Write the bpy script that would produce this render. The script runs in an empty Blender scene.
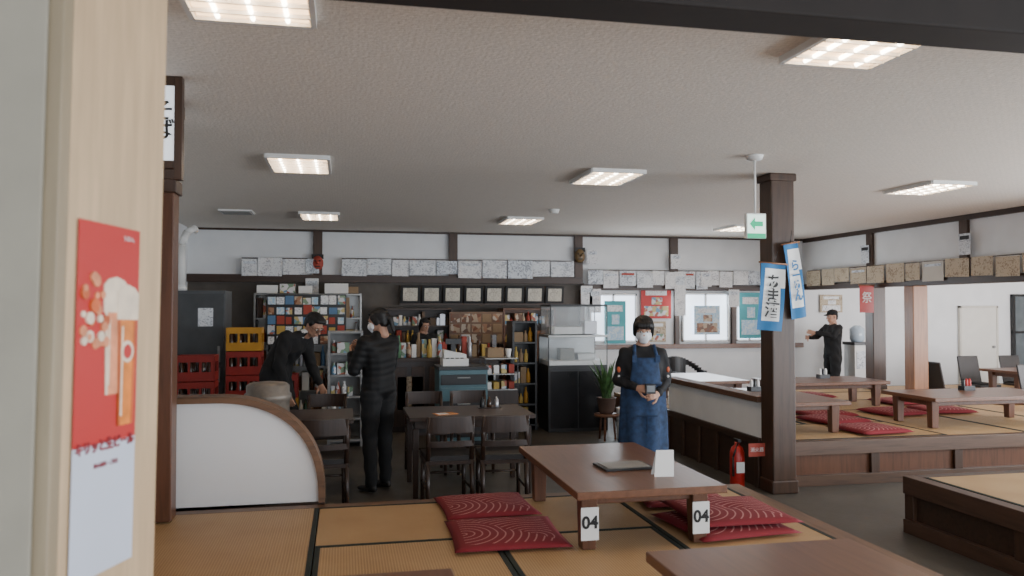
import bpy, bmesh, math, random
from mathutils import Vector, Matrix
random.seed(7)
D = bpy.data
COL = bpy.context.scene.collection

# ------------------------------------------------------------ materials
_m = {}
def newmat(name):
    m = D.materials.new(name); m.use_nodes = True
    nt = m.node_tree; b = nt.nodes['Principled BSDF']
    return m, nt, b
def coords(nt, scale=(1,1,1), rot=(0,0,0)):
    tc = nt.nodes.new('ShaderNodeTexCoord'); mp = nt.nodes.new('ShaderNodeMapping')
    mp.inputs['Scale'].default_value = scale; mp.inputs['Rotation'].default_value = rot
    nt.links.new(tc.outputs['Object'], mp.inputs['Vector']); return mp.outputs['Vector']
def ramp(nt, fac, stops, interp='LINEAR'):
    r = nt.nodes.new('ShaderNodeValToRGB'); r.color_ramp.interpolation = interp
    el = r.color_ramp.elements
    while len(el) < len(stops): el.new(0.5)
    for e,(p,c) in zip(el, stops): e.position = p; e.color = (c[0],c[1],c[2],1)
    nt.links.new(fac, r.inputs['Fac']); return r.outputs['Color']
def bump(nt, b, h, strength=.3, dist=.01):
    n = nt.nodes.new('ShaderNodeBump'); n.inputs['Strength'].default_value = strength
    n.inputs['Distance'].default_value = dist
    nt.links.new(h, n.inputs['Height']); nt.links.new(n.outputs['Normal'], b.inputs['Normal'])
def noise(nt, vec, scale, detail=3, rough=.5):
    n = nt.nodes.new('ShaderNodeTexNoise'); n.inputs['Scale'].default_value = scale
    n.inputs['Detail'].default_value = detail; n.inputs['Roughness'].default_value = rough
    nt.links.new(vec, n.inputs['Vector']); return n.outputs['Fac']
def sc(c, k): return tuple(min(1, x*k) for x in c[:3])

def plain(name, col=(.5,.5,.5), rough=.6, metal=0, var=.12, nscale=6, bmp=0.05, spec=None):
    if name in _m: return _m[name]
    m, nt, b = newmat(name); v = coords(nt); f = noise(nt, v, nscale)
    c = ramp(nt, f, [(.3, sc(col,1-var)), (.7, sc(col,1+var))])
    nt.links.new(c, b.inputs['Base Color'])
    b.inputs['Roughness'].default_value = rough; b.inputs['Metallic'].default_value = metal
    if spec is not None: b.inputs['Specular IOR Level'].default_value = spec
    if bmp: bump(nt, b, noise(nt, v, nscale*8), bmp, .004)
    _m[name] = m; return m
def wood(name, col, dark=.55, axis=0, rough=.4, s=1.0):
    if name in _m: return _m[name]
    m, nt, b = newmat(name)
    k = [14*s,14*s,14*s]; k[axis] = 1.2*s
    v = coords(nt, tuple(k)); f = noise(nt, v, 2.2, 6, .6)
    c = ramp(nt, f, [(.25, sc(col,dark)), (.5, col), (.8, sc(col,1.25))])
    nt.links.new(c, b.inputs['Base Color']); b.inputs['Roughness'].default_value = rough
    bump(nt, b, f, .15, .004); _m[name] = m; return m
def emis(name, col, strength):
    if name in _m: return _m[name]
    m, nt, b = newmat(name)
    v = coords(nt); f = noise(nt, v, 3)
    c = ramp(nt, f, [(.3, sc(col,.93)), (.7, col)])
    nt.links.new(c, b.inputs['Emission Color']); b.inputs['Emission Strength'].default_value = strength
    b.inputs['Base Color'].default_value = (*col,1); _m[name] = m; return m
def printed(name, paper, ink, scale=(30,30,60), thr=.45):
    # handwriting-like marks
    if name in _m: return _m[name]
    m, nt, b = newmat(name); v = coords(nt, scale); f = noise(nt, v, 1.0, 4, .7)
    big = noise(nt, coords(nt), 7.0, 2)
    mx = nt.nodes.new('ShaderNodeMath'); mx.operation='MULTIPLY_ADD'; mx.inputs[1].default_value=.35
    nt.links.new(big, mx.inputs[0]); nt.links.new(f, mx.inputs[2])
    c = ramp(nt, mx.outputs[0], [(thr+.14, ink), (thr+.23, paper)])
    nt.links.new(c, b.inputs['Base Color']); b.inputs['Roughness'].default_value = .7
    _m[name] = m; return m
def multi(name, cols, scale=9, rough=.5):
    if name in _m: return _m[name]
    m, nt, b = newmat(name); v = coords(nt)
    vo = nt.nodes.new('ShaderNodeTexVoronoi'); vo.inputs['Scale'].default_value = scale
    nt.links.new(v, vo.inputs['Vector'])
    sp = nt.nodes.new('ShaderNodeSeparateColor'); nt.links.new(vo.outputs['Color'], sp.inputs['Color'])
    n = len(cols)
    c = ramp(nt, sp.outputs[0], [(i/n, cc) for i,cc in enumerate(cols)], 'CONSTANT')
    nt.links.new(c, b.inputs['Base Color']); b.inputs['Roughness'].default_value = rough
    _m[name] = m; return m
def clearglass():
    m, nt, b = newmat('clear_glass')
    n = noise(nt, coords(nt), 4); c = ramp(nt, n, [(.3,(.70,.76,.78)),(.7,(.78,.83,.85))]); nt.links.new(c, b.inputs['Base Color'])
    b.inputs['Roughness'].default_value=.05; b.inputs['Alpha'].default_value=.14; return m

def tatami(name, axis):
    m, nt, b = newmat(name)
    k = [1,1,1]; k[axis] = 0.15
    v = coords(nt, tuple(k)); w = nt.nodes.new('ShaderNodeTexWave'); w.inputs['Scale'].default_value = 22
    w.bands_direction = 'Y' if axis == 0 else 'X'
    w.inputs['Distortion'].default_value = .6
    nt.links.new(v, w.inputs['Vector']); n = noise(nt, coords(nt,(1,1,1)), 2.5, 5)
    mx = nt.nodes.new('ShaderNodeMix'); mx.data_type='FLOAT'; mx.inputs[0].default_value = .6
    nt.links.new(w.outputs['Fac'], mx.inputs[2]); nt.links.new(n, mx.inputs[3])
    c = ramp(nt, mx.outputs[0], [(.2,(.34,.205,.09)),(.5,(.46,.29,.135)),(.85,(.54,.36,.185))])
    nt.links.new(c, b.inputs['Base Color']); b.inputs['Roughness'].default_value = .55
    bump(nt, b, w.outputs['Fac'], .3, .003); return m
TAT_X = tatami('tatami_weave_x',0); TAT_Y = tatami('tatami_weave_y',1)

def ceilmat():
    m, nt, b = newmat('ceiling_wallpaper'); v = coords(nt)
    br = nt.nodes.new('ShaderNodeTexBrick'); br.inputs['Scale'].default_value = 9
    br.inputs['Color1'].default_value=(.86,.80,.73,1); br.inputs['Color2'].default_value=(.81,.755,.69,1)
    br.inputs['Mortar'].default_value=(.75,.70,.63,1); br.inputs['Mortar Size'].default_value=.03
    nt.links.new(v, br.inputs['Vector'])
    n = noise(nt, v, 45, 4)
    mx = nt.nodes.new('ShaderNodeMix'); mx.data_type='RGBA'; mx.blend_type='MULTIPLY'; mx.inputs[0].default_value=.5
    c = ramp(nt, n, [(.35,(.80,.80,.80)),(.65,(1,1,1))])
    nt.links.new(br.outputs['Color'], mx.inputs[6]); nt.links.new(c, mx.inputs[7])
    nt.links.new(mx.outputs[2], b.inputs['Base Color']); b.inputs['Roughness'].default_value=.9
    bump(nt, b, n, .5, .005); return m
CEIL = ceilmat()
def cushmat():
    m, nt, b = newmat('cushion_fabric_red_wave')
    v = coords(nt)
    def rings(loc, s):
        mp = nt.nodes.new('ShaderNodeMapping'); mp.inputs['Location'].default_value = loc
        mp.inputs['Scale'].default_value=(1,1,0)
        nt.links.new(v, mp.inputs['Vector'])
        w = nt.nodes.new('ShaderNodeTexWave'); w.wave_type='RINGS'; w.rings_direction='Z'
        w.inputs['Scale'].default_value = s; w.inputs['Distortion'].default_value=.25; w.inputs['Detail'].default_value=0
        nt.links.new(mp.outputs['Vector'], w.inputs['Vector']); return w.outputs['Fac']
    a = rings((.24,.06,0), 7.5); c2 = rings((-.14,.16,0), 8.0)
    sep = nt.nodes.new('ShaderNodeSeparateXYZ'); nt.links.new(v, sep.inputs[0])
    ad = nt.nodes.new('ShaderNodeMath'); ad.operation='ADD'; nt.links.new(sep.outputs[0], ad.inputs[0]); nt.links.new(sep.outputs[1], ad.inputs[1])
    sel = nt.nodes.new('ShaderNodeMath'); sel.operation='GREATER_THAN'; sel.inputs[1].default_value=.02
    nt.links.new(ad.outputs[0], sel.inputs[0])
    mx = nt.nodes.new('ShaderNodeMix'); mx.data_type='FLOAT'
    nt.links.new(sel.outputs[0], mx.inputs[0]); nt.links.new(a, mx.inputs[2]); nt.links.new(c2, mx.inputs[3])
    mg = nt.nodes.new('ShaderNodeMath'); mg.operation='MAXIMUM'
    ax = nt.nodes.new('ShaderNodeMath'); ax.operation='ABSOLUTE'; nt.links.new(sep.outputs[0], ax.inputs[0])
    ay = nt.nodes.new('ShaderNodeMath'); ay.operation='ABSOLUTE'; nt.links.new(sep.outputs[1], ay.inputs[0])
    nt.links.new(ax.outputs[0], mg.inputs[0]); nt.links.new(ay.outputs[0], mg.inputs[1])
    inn = nt.nodes.new('ShaderNodeMath'); inn.operation='LESS_THAN'; inn.inputs[1].default_value=.245
    nt.links.new(mg.outputs[0], inn.inputs[0])
    mu = nt.nodes.new('ShaderNodeMath'); mu.operation='MULTIPLY'; nt.links.new(mx.outputs[0], mu.inputs[0]); nt.links.new(inn.outputs[0], mu.inputs[1])
    c = ramp(nt, mu.outputs[0], [(.86,(.20,.012,.020)),(.96,(.46,.20,.19))])
    nt.links.new(c, b.inputs['Base Color']); b.inputs['Roughness'].default_value=.85
    bump(nt, b, noise(nt, v, 120), .3, .002); return m
CUSH = cushmat()
def floormat():
    m, nt, b = newmat('floor_concrete'); v = coords(nt)
    n = noise(nt, v, 1.5, 8, .65)
    c = ramp(nt, n, [(.3,(.055,.048,.040)),(.7,(.11,.10,.085))])
    nt.links.new(c, b.inputs['Base Color'])
    r = ramp(nt, n, [(.3,(.35,.35,.35)),(.7,(.6,.6,.6))]); nt.links.new(r, b.inputs['Roughness'])
    bump(nt, b, noise(nt, v, 30, 6), .15, .01); return m
FLOOR = floormat()

WHITE = plain('wall_plaster_white', (.76,.77,.78), .85, nscale=3, var=.04)
CREAM = plain('wall_plaster_cream', (.62,.59,.53), .85, nscale=3, var=.05)
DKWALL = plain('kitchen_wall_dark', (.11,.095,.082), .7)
WD = wood('dark_wood_x', (.046,.024,.015), axis=0)
WDY = wood('dark_wood_y', (.046,.024,.015), axis=1)
WDZ = wood('dark_wood_z', (.060,.030,.017), axis=2)
WM = wood('table_wood_brown', (.155,.068,.036), .75, axis=1, rough=.32)
WMZ = wood('wood_leg_brown', (.12,.05,.026), .6, axis=2, rough=.35)
WL = wood('light_wood_panel', (.54,.38,.225), .85, axis=2, rough=.5)
WLG = wood('pale_wood_edge', (.28,.22,.14), .9, axis=2, rough=.5)
WTRIM = wood('aged_log_trim', (.16,.082,.042), .3, axis=0, rough=.5)
WOR = wood('orange_wood_post', (.26,.11,.045), .6, axis=2)
PFX = wood('platform_front_x',(.10,.055,.034),axis=0); PFY = wood('platform_front_y',(.075,.040,.026),axis=1)
BORDER = plain('tatami_border_green', (.014,.022,.018), .8)
BLACK = plain('black_plastic', (.012,.012,.013), .35)
BLKCL = plain('black_cloth', (.009,.009,.010), .85, bmp=.2, nscale=15)
BLKNY = plain('black_nylon_quilt', (.0065,.0065,.007), .65, nscale=14, bmp=.2, spec=.3)
CHWD = wood('chair_wood_dark', (.034,.018,.012), axis=2, rough=.35)
CHSEAT = plain('chair_seat_vinyl', (.018,.014,.013), .4)
SKIN = plain('skin', (.46,.26,.18), .55, var=.05, bmp=0)
HAIR = plain('hair_black', (.007,.006,.006), .5, nscale=40, bmp=.5)
MASK = plain('mask_white', (.78,.80,.83), .8, var=.03)
DENIM = plain('denim_blue', (.018,.043,.105), .8, nscale=20, var=.4, bmp=.3)
SHOE = plain('shoe_dark', (.02,.018,.018), .5)
STEEL = plain('steel_grey', (.30,.30,.29), .35, metal=.8, var=.1)
WPL = plain('white_plastic', (.76,.76,.74), .45, var=.03)
PAPER = printed('paper_menu_print', (.80,.81,.82), (.38,.38,.42), (50,50,60), .42)
PAPER2 = printed('paper_menu_print_b', (.76,.79,.82), (.36,.39,.44), (36,36,60), .44)
PAPER3 = printed('paper_menu_print_c', (.70,.75,.80), (.28,.31,.37), (40,40,40), .45)
PAPERT = printed('paper_menu_tan', (.52,.43,.31), (.22,.15,.10), (45,45,45), .42)
PAPERB = printed('paper_menu_blue', (.35,.55,.72), (.65,.72,.75), (26,26,30), .5)
RED = plain('red_paint', (.42,.018,.013), .4)
PINKR = plain('poster_red', (.50,.018,.016), .5, var=.06, nscale=2)
YEL = plain('crate_yellow', (.50,.24,.02), .5)
CRRED = plain('crate_red', (.28,.02,.015), .5)
TEAL = plain('poster_teal', (.05,.34,.38), .5, nscale=4)
BLUE = plain('banner_blue', (.015,.15,.36), .7)
GREEN = plain('leaf_green', (.05,.12,.035), .5, var=.4, nscale=20)
TERRA = plain('pot_terracotta', (.10,.06,.045), .7)
INK = plain('ink_black', (.01,.01,.01), .6)
FLYER = multi('flyer_collage', [(.66,.65,.63),(.42,.12,.08),(.15,.3,.45),(.55,.44,.18),(.66,.66,.68),(.2,.3,.2),(.6,.6,.62)], 16)
PHOTO = multi('photo_collage', [(.34,.18,.1),(.15,.08,.05),(.42,.32,.22),(.2,.07,.03),(.5,.44,.36)], 16)
BOTB = plain('bottle_brown',(.05,.02,.008),.15); BOTG = plain('bottle_green',(.02,.07,.03),.15)
CARD = plain('cardboard',(.28,.19,.11),.8); CAN = plain('can_silver',(.4,.4,.42),.3,metal=.7)
MUTE = plain('muted_blue_box',(.09,.19,.34),.6); MUTR = plain('muted_red_box',(.36,.05,.03),.6); MUTY = plain('muted_yellow_box',(.5,.34,.08),.6); MUTG = plain('muted_green_box',(.08,.2,.1),.6)
SKYPANE = emis('window_pane_daylight', (.78,.87,1.0), 2.6)
SHOJI = emis('backlit_sign_panel', (.9,.95,1.0), .8)
CLEAR = clearglass()

# ------------------------------------------------------------ mesh builder
class B:
    def __init__(s, name, loc=(0,0,0), rz=0, parent=None):
        s.name=name; s.loc=loc; s.rz=rz; s.bm=bmesh.new(); s.mats=[]; s.parent=parent
    def mi(s, m):
        if m not in s.mats: s.mats.append(m)
        return s.mats.index(m)
    def _fin(s, verts, m, smooth=False):
        i = s.mi(m); fs=set()
        for v in verts:
            for f in v.link_faces: fs.add(f)
        for f in fs: f.material_index=i; f.smooth=smooth
    def box(s, lo, hi, m, rot=None, piv=None):
        r = bmesh.ops.create_cube(s.bm, size=1)['verts']
        c = [(a+b)/2 for a,b in zip(lo,hi)]; d=[abs(b-a) for a,b in zip(lo,hi)]
        for v in r: v.co = Vector((v.co.x*d[0]+c[0], v.co.y*d[1]+c[1], v.co.z*d[2]+c[2]))
        if rot is not None:
            p = Vector(piv if piv else c); R = rot
            for v in r: v.co = R @ (v.co-p) + p
        s._fin(r, m); return r
    def tbox(s, c, top, bot, z0, z1, m):
        r = bmesh.ops.create_cube(s.bm, size=1)['verts']
        for v in r:
            k = top if v.co.z>0 else bot
            v.co = Vector((c[0]+v.co.x*k[0], c[1]+v.co.y*k[1], z1 if v.co.z>0 else z0))
        s._fin(r, m); return r
    def cyl(s, p0, p1, r0, r1, m, seg=16, smooth=True):
        p0=Vector(p0); p1=Vector(p1); d=p1-p0
        r = bmesh.ops.create_cone(s.bm, cap_ends=True, segments=seg, radius1=r0, radius2=r1, depth=d.length)['verts']
        q = d.to_track_quat('Z','Y').to_matrix(); c=(p0+p1)/2
        for v in r: v.co = q @ v.co + c
        s._fin(r, m, smooth); return r
    def ell(s, c, rad, m, seg=16):
        r = bmesh.ops.create_uvsphere(s.bm, u_segments=seg, v_segments=max(6,seg//2), radius=1)['verts']
        for v in r: v.co = Vector((v.co.x*rad[0]+c[0], v.co.y*rad[1]+c[1], v.co.z*rad[2]+c[2]))
        s._fin(r, m, True); return r
    def lathe(s, c, prof, m, seg=20, smooth=True):
        rings=[]
        for (r,z) in prof:
            rings.append([s.bm.verts.new((c[0]+r*math.cos(2*math.pi*i/seg), c[1]+r*math.sin(2*math.pi*i/seg), c[2]+z)) for i in range(seg)])
        vs=[v for q in rings for v in q]
        for a,b in zip(rings, rings[1:]):
            for i in range(seg):
                j=(i+1)%seg; s.bm.faces.new((a[i],a[j],b[j],b[i]))
        s.bm.faces.new(list(reversed(rings[0]))); s.bm.faces.new(rings[-1])
        s._fin(vs, m, smooth); return vs
    def prism(s, pts, y0, y1, m, smooth=False):
        a=[s.bm.verts.new((p[0],y0,p[1])) for p in pts]; b=[s.bm.verts.new((p[0],y1,p[1])) for p in pts]
        n=len(pts); s.bm.faces.new(a); s.bm.faces.new(list(reversed(b)))
        for i in range(n):
            j=(i+1)%n; s.bm.faces.new((a[j],a[i],b[i],b[j]))
        s._fin(a+b, m, smooth); return a+b
    def quad(s, pts, m):
        vs=[s.bm.verts.new(p) for p in pts]; s.bm.faces.new(vs); s._fin(vs,m); return vs
    def done(s, bevel=0, seg=2):
        bmesh.ops.recalc_face_normals(s.bm, faces=s.bm.faces[:])
        me=D.meshes.new(s.name); s.bm.to_mesh(me); s.bm.free()
        for m in s.mats: me.materials.append(m)
        o=D.objects.new(s.name, me); COL.objects.link(o); o.location=s.loc; o.rotation_euler=(0,0,s.rz)
        if s.parent: o.parent=s.parent
        if bevel:
            md=o.modifiers.new('bevel','BEVEL'); md.width=bevel; md.segments=seg; md.limit_method='ANGLE'; md.angle_limit=math.radians(50)
        return o
def empty(name, loc, rz=0, scale=1):
    e=D.objects.new(name,None); COL.objects.link(e); e.location=loc; e.rotation_euler=(0,0,rz); e.scale=(scale,)*3
    e.empty_display_size=.1; return e
def text(parent, body, size, loc, m, rot=(math.pi/2,0,0), name='lettering', vertical=False, ext=.0006, bold=0):
    if vertical: body='\n'.join(body)
    c=D.curves.new(name,'FONT'); c.body=body; c.size=size; c.align_x='CENTER'; c.align_y='CENTER'; c.extrude=ext
    c.offset=bold
    if vertical: c.space_line=.85
    c.materials.append(m); o=D.objects.new(name,c); COL.objects.link(o); o.location=loc; o.rotation_euler=rot; o.parent=parent
    return o

# ------------------------------------------------------------ camera
cam=D.cameras.new('camera'); co=D.objects.new('camera',cam); COL.objects.link(co)
co.location=(0,0,1.68); co.rotation_euler=(math.radians(90+1.44),0,math.radians(-11.85))
cam.lens=28; cam.sensor_width=36; cam.clip_start=.05
cam.dof.use_dof=True; cam.dof.focus_distance=6.8; cam.dof.aperture_fstop=3.0
bpy.context.scene.camera=co

CZ=2.91
# ------------------------------------------------------------ room shell
b=B('floor'); b.box((-3,-3.2,-.1),(13.6,13.2,0),FLOOR); b.done()
b=B('ceiling'); b.box((-3,-3.2,CZ),(13.6,13.2,CZ+.1),CEIL); b.done()
b=B('wall_back')
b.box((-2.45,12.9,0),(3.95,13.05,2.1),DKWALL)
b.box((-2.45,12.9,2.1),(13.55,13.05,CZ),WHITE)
b.box((3.95,12.9,0),(13.55,13.05,2.1),WHITE)
b.done()
b=B('trim_1'); b.box((-2.35,12.84,2.88),(8.0,12.9,CZ),WD); b.box((-2.35,12.8,2.08),(3.9,12.9,2.2),WD)
for x in (-.42,1.72,3.84,5.55): b.box((x-.07,12.83,2.2),(x+.07,12.9,2.88),WDZ)
b.box((3.9,12.83,1.98),(8.0,12.9,2.08),WD); b.box((3.9,12.83,.98),(8.0,12.9,1.06),WM)
for x in (3.9,5.6,6.66,7.3): b.box((x-.04,12.83,1.06),(x+.04,12.9,1.98),WDZ)
b.done(.004)
b=B('wall_left'); b.box((-2.5,5.6,0),(-2.35,12.9,CZ),WHITE); b.box((-2.5,5.5,0),(-1.25,5.6,CZ),WHITE); b.done()
b=B('wall_left_entry'); b.box((-1.30,2.2,.0),(-1.17,5.48,2.36),wood('sliding_door_wood',(.15,.075,.04),axis=2))
b.box((-1.30,2.2,2.36),(-1.17,5.48,CZ),WHITE)
b.box((-2.6,-3.1,0),(-2.5,2.2,CZ),WHITE); b.box((-2.5,2.15,0),(-1.17,2.2,CZ),WHITE); b.done()
b=B('wall_right'); b.box((8.03,6.75,2.06),(8.18,12.9,CZ),WHITE); b.done()
b=B('trim_2'); b.box((7.99,6.75,2.84),(8.03,12.83,CZ),WDY); b.box((7.96,6.75,2.0),(8.2,12.8,2.1),WDY)
for y in (7.0,9.05,10.98): b.box((7.98,y-.07,2.1),(8.03,y+.07,2.84),WDZ)
b.done(.004)
b=B('wall_right_annex'); b.box((13.45,6.6,0),(13.6,12.9,CZ),WHITE); b.box((8.18,6.6,2.3),(13.45,6.7,CZ),WHITE); b.done()
b=B('wall_right_front'); b.box((8.6,-3.1,0),(8.75,6.6,.5),CREAM); b.box((8.6,-3.1,2.3),(8.75,6.6,CZ),CREAM)
for y in (-3.1,-.1,3.1,6.4): b.box((8.6,y,.5),(8.75,y+.2,2.3),CREAM)
b.done()
b=B('wall_front'); b.box((-2.6,-3.2,0),(8.75,-3.1,.45),CREAM); b.box((-2.6,-3.2,2.5),(8.75,-3.1,CZ),CREAM)
for x in (-2.6,1.5,5,8.5): b.box((x,-3.2,.45),(x+.25,-3.1,2.5),CREAM)
b.done()
b=B('ceiling_beam'); b.box((-1.1,2.36,2.65),(8.6,2.56,CZ),plain('beam_dark',(.016,.011,.009),.8)); b.done(.01)

# near partition pillar (slightly out of plumb, like the photo's)
ang=math.atan2(.362,.107)
e_loc=(-.542,1.691,0)
TILT=math.radians(1.5)
pil=B('partition_pillar', (e_loc[0],e_loc[1],1.68), ang); b=pil
b.box((.02,0,-1.24),(.3775,.45,CZ-1.69),WL); b.box((-.012,.0,-1.24),(.02,.5,CZ-1.69),WLG); b.box((-.012,.03,-1.24),(-.02,.5,CZ-1.69),plain('pale_wallpaper',(.33,.30,.24),.8,var=.05))
pilo=b.done(.003); pilo.rotation_euler=(0,TILT,ang)
b=B('beer_poster', (e_loc[0]+.003*math.sin(ang), e_loc[1]-.003*math.cos(ang), 1.68), ang)
PY=-.001
DRED=plain('poster_ink_red',(.26,.012,.02),.5)
Z0=-1.68
def z(v): return v+Z0
b.box((.047,PY-.001,z(1.40)),(.271,PY,z(1.862)),PINKR)
pale=plain('poster_pale',(.58,.62,.72),.5,var=.05,nscale=2)
b.box((.047,PY-.001,z(1.13)),(.271,PY,z(1.40)),pale)
amber=plain('poster_amber',(.70,.20,.02),.4,var=.4,nscale=14); foam=plain('poster_foam',(.80,.66,.50),.5,nscale=20); org=plain('poster_orange',(.72,.26,.12),.5,var=.3,nscale=20)
deep=plain('poster_deep_orange',(.50,.09,.015),.4,var=.3,nscale=14)
def glass(x0,x1,xb0,xb1,zb,zt,body,edge,off):
    b.prism([(xb0,z(zb)),(xb1,z(zb)),(x1,z(zt)),(x0,z(zt))],PY-.003-off,PY-.001,body)
    b.prism([(xb0,z(zb)),(xb0+.007,z(zb)),(x0+.008,z(zt)),(x0,z(zt))],PY-.0033-off,PY-.001,edge)
    b.prism([(xb1-.010,z(zb)),(xb1,z(zb)),(x1,z(zt)),(x1-.012,z(zt))],PY-.0033-off,PY-.001,edge)
    b.prism([(x0-.003,z(zt-.045)),(x1+.003,z(zt-.045)),(x1+.004,z(zt+.014)),(x1-.012,z(zt+.026)),((x0+x1)/2,z(zt+.032)),(x0+.012,z(zt+.026)),(x0-.004,z(zt+.014))],PY-.0036-off,PY-.001,foam)
    b.box((x0+.015,PY-.0038-off,z(zb+.02)),(x0+.021,PY-.003-off,z(zt-.06)),foam)
glass(.140,.220,.150,.212,1.50,1.72,org,foam,0)
glass(.188,.262,.197,.254,1.43,1.705,amber,deep,.0012)
b.cyl((.225,PY-.001,z(1.59)),(.225,PY-.0055,z(1.59)),.024,.024,foam,20,False)
b.cyl((.225,PY-.001,z(1.59)),(.225,PY-.006,z(1.59)),.016,.016,PINKR,20,False)
for i in range(26):
    x=.064+random.random()*.085; zz=1.60+random.random()*.16; r=.006+random.random()*.010
    b.cyl((x,PY-.001,z(zz)),(x,PY-.0035-.0001*i,z(zz)),r,r,random.choice([foam,org,org,deep]),14,False)
po=b.done(); po.rotation_euler=(0,TILT,ang)
text(po,'キリッと生ビール',.0265,(.158,PY-.003,z(1.395)),DRED,bold=.0012)
text(po,'うまい。',.013,(.225,PY-.004,z(1.838)),WPL)
text(po,'飲み放題・ご宴会',.011,(.16,PY-.003,z(1.355)),DRED)

# left entry post and hanging sign
b=B('wooden_post',(-1.075,5.07,0)); b.box((-.085,-.075,.43),(.085,.075,2.40),WMZ); b.box((-.095,-.095,2.36),(.10,.095,2.44),WDZ); b.box((.02,-.06,2.44),(.09,.06,CZ),WDZ); b.box((-.05,-.095,2.83),(.11,.095,CZ),WDZ); b.done(.006)
b=B('hanging_sign_board',(-.915,4.5,0)); b.box((-.10,-.015,2.46),(.025,.015,2.88),SHOJI)
b.box((.025,-.03,2.36),(.065,.03,CZ),WDZ); b.box((-.12,-.025,2.42),(.06,.025,2.46),WDZ); b.box((-.12,-.025,2.86),(.06,.025,CZ),WDZ)
so=b.done(.002); text(so,'そば',.12,(-.035,-.018,2.67),INK,vertical=True,bold=.002)
b=B('trim_3'); b.box((-1.16,2.3,2.30),(-1.05,4.95,2.40),WDY); b.box((-1.16,2.3,2.85),(-1.07,4.95,CZ),WDY); b.done(.003)

# ------------------------------------------------------------ tatami platforms
def mats(b, rects, z):
    for (x0,x1,y0,y1) in rects:
        longx = (x1-x0) > (y1-y0); g=.003; w=.028
        b.box((x0+g,y0+g,z-.04),(x1-g,y1-g,z), TAT_X if longx else TAT_Y)
        if longx:
            for ya in (y0+g, y1-g-w): b.box((x0+g,ya,z-.03),(x1-g,ya+w,z+.002),BORDER)
        else:
            for xa in (x0+g, x1-g-w): b.box((xa,y0+g,z-.03),(xa+w,y1-g,z+.002),BORDER)
b=B('tatami_platform')
b.box((-1.15,1.0,.0),(2.70,5.22,.378),WD)
b.box((2.64,1.0,.30),(2.77,5.29,.42),wood('platform_rim_y',(.15,.075,.037),axis=1)); b.box((-1.15,5.2,.30),(2.64,5.29,.42),wood('platform_rim_x',(.15,.075,.037),axis=0))
mats(b,[(-.15,1.75,4.34,5.2),(-1.15,-.15,3.4,5.2),(1.75,2.64,3.4,5.2),(-.15,.81,2.44,4.34),(.81,1.75,2.44,4.34),(-1.15,-.15,1.5,3.4),(1.75,2.64,1.5,3.4),(-.15,1.75,1.5,2.44)],.42)
b.done(.003)
def slatfront(b, x0,x1,y,z1,axis='x', step=.9):
    def bx(a0,a1,d0,d1,z0,zz,m):
        if axis=='x': b.box((a0,y+d0,z0),(a1,y+d1,zz),m)
        else: b.box((y+d0,a0,z0),(y+d1,a1,zz),m)
    MX = PFX if axis=='x' else PFY
    bx(x0,x1,-.05,.05,z1-.13,z1,MX); bx(x0,x1,-.05,.05,0.0,.10,MX)
    n=max(1,int((x1-x0)/step))
    for i in range(n+1):
        a=x0+(x1-x0-.09)*i/n; bx(a,a+.09,-.035,.05,.1,z1-.13,WDZ)
b=B('tatami_platform')
b.box((3.95,6.85,0),(13.4,11.4,.378),WMZ)
slatfront(b,4.03,13.4,6.85,.42)
r=[]
for i in range(5):
    x=3.95+i*1.9
    r+= [(x,x+1.9,6.9,7.85)] if i%2==0 else [(x,x+.95,6.9,8.8),(x+.95,x+1.9,6.9,8.8)]
    r+= [(x,x+.95,7.85,9.75),(x+.95,x+1.9,7.85,9.75)] if i%2==0 else [(x,x+1.9,8.8,9.75)]
    r+= [(x,x+1.9,9.75,10.7),(x,x+1.9,10.7,11.4)]
r=[(a,min(b_,13.4),c,d) for a,b_,c,d in r]
mats(b,r,.42); b.done(.003)
b=B('tatami_platform')
b.box((4.16,1.2,0),(8.0,5.24,.378),WD)
slatfront(b,1.2,5.29,4.16,.42,'y'); b.box((4.21,5.2,0),(8.0,5.29,.42),WD)
mats(b,[(4.22,5.17,1.3,3.2),(4.22,5.17,3.2,5.2),(5.17,7.07,4.25,5.2),(5.17,7.07,3.3,4.25),(5.17,7.07,2.35,3.3),(7.07,8,3.2,5.2)],.42)
b.done(.003)

# curved low wall
arc=[]
cx,cz=-.80,.43
for i in range(25):
    t=math.pi/2*(1-i/24.0)
    arc.append((cx+.64*math.cos(t)**.9 if math.cos(t)>0 else cx, cz+.65*math.sin(t)**.8 if math.sin(t)>0 else cz))
b=B('curved_partition_wall')
PYW=5.33
b.prism([(-1.15,.40)]+[(-1.15,1.08)]+arc, PYW,PYW+.10,plain('partition_white',(.80,.81,.82),.7,var=.02,nscale=2))
tr=[(-1.15,1.08)]+arc
def off(pts,d):
    out=[]
    for i,p in enumerate(pts):
        a=pts[max(0,i-1)]; c=pts[min(len(pts)-1,i+1)]; t=Vector((c[0]-a[0],c[1]-a[1])).normalized(); out.append((p[0]-t.y*d,p[1]+t.x*d))
    return out
outer=off(tr,.042)
for i in range(len(tr)-1):
    b.prism([tr[i],tr[i+1],outer[i+1],outer[i]],PYW-.035,PYW+.135,WTRIM)
b.box((-1.15,PYW,0),(-.12,PYW+.10,.43),WD)
b.done()

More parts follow.
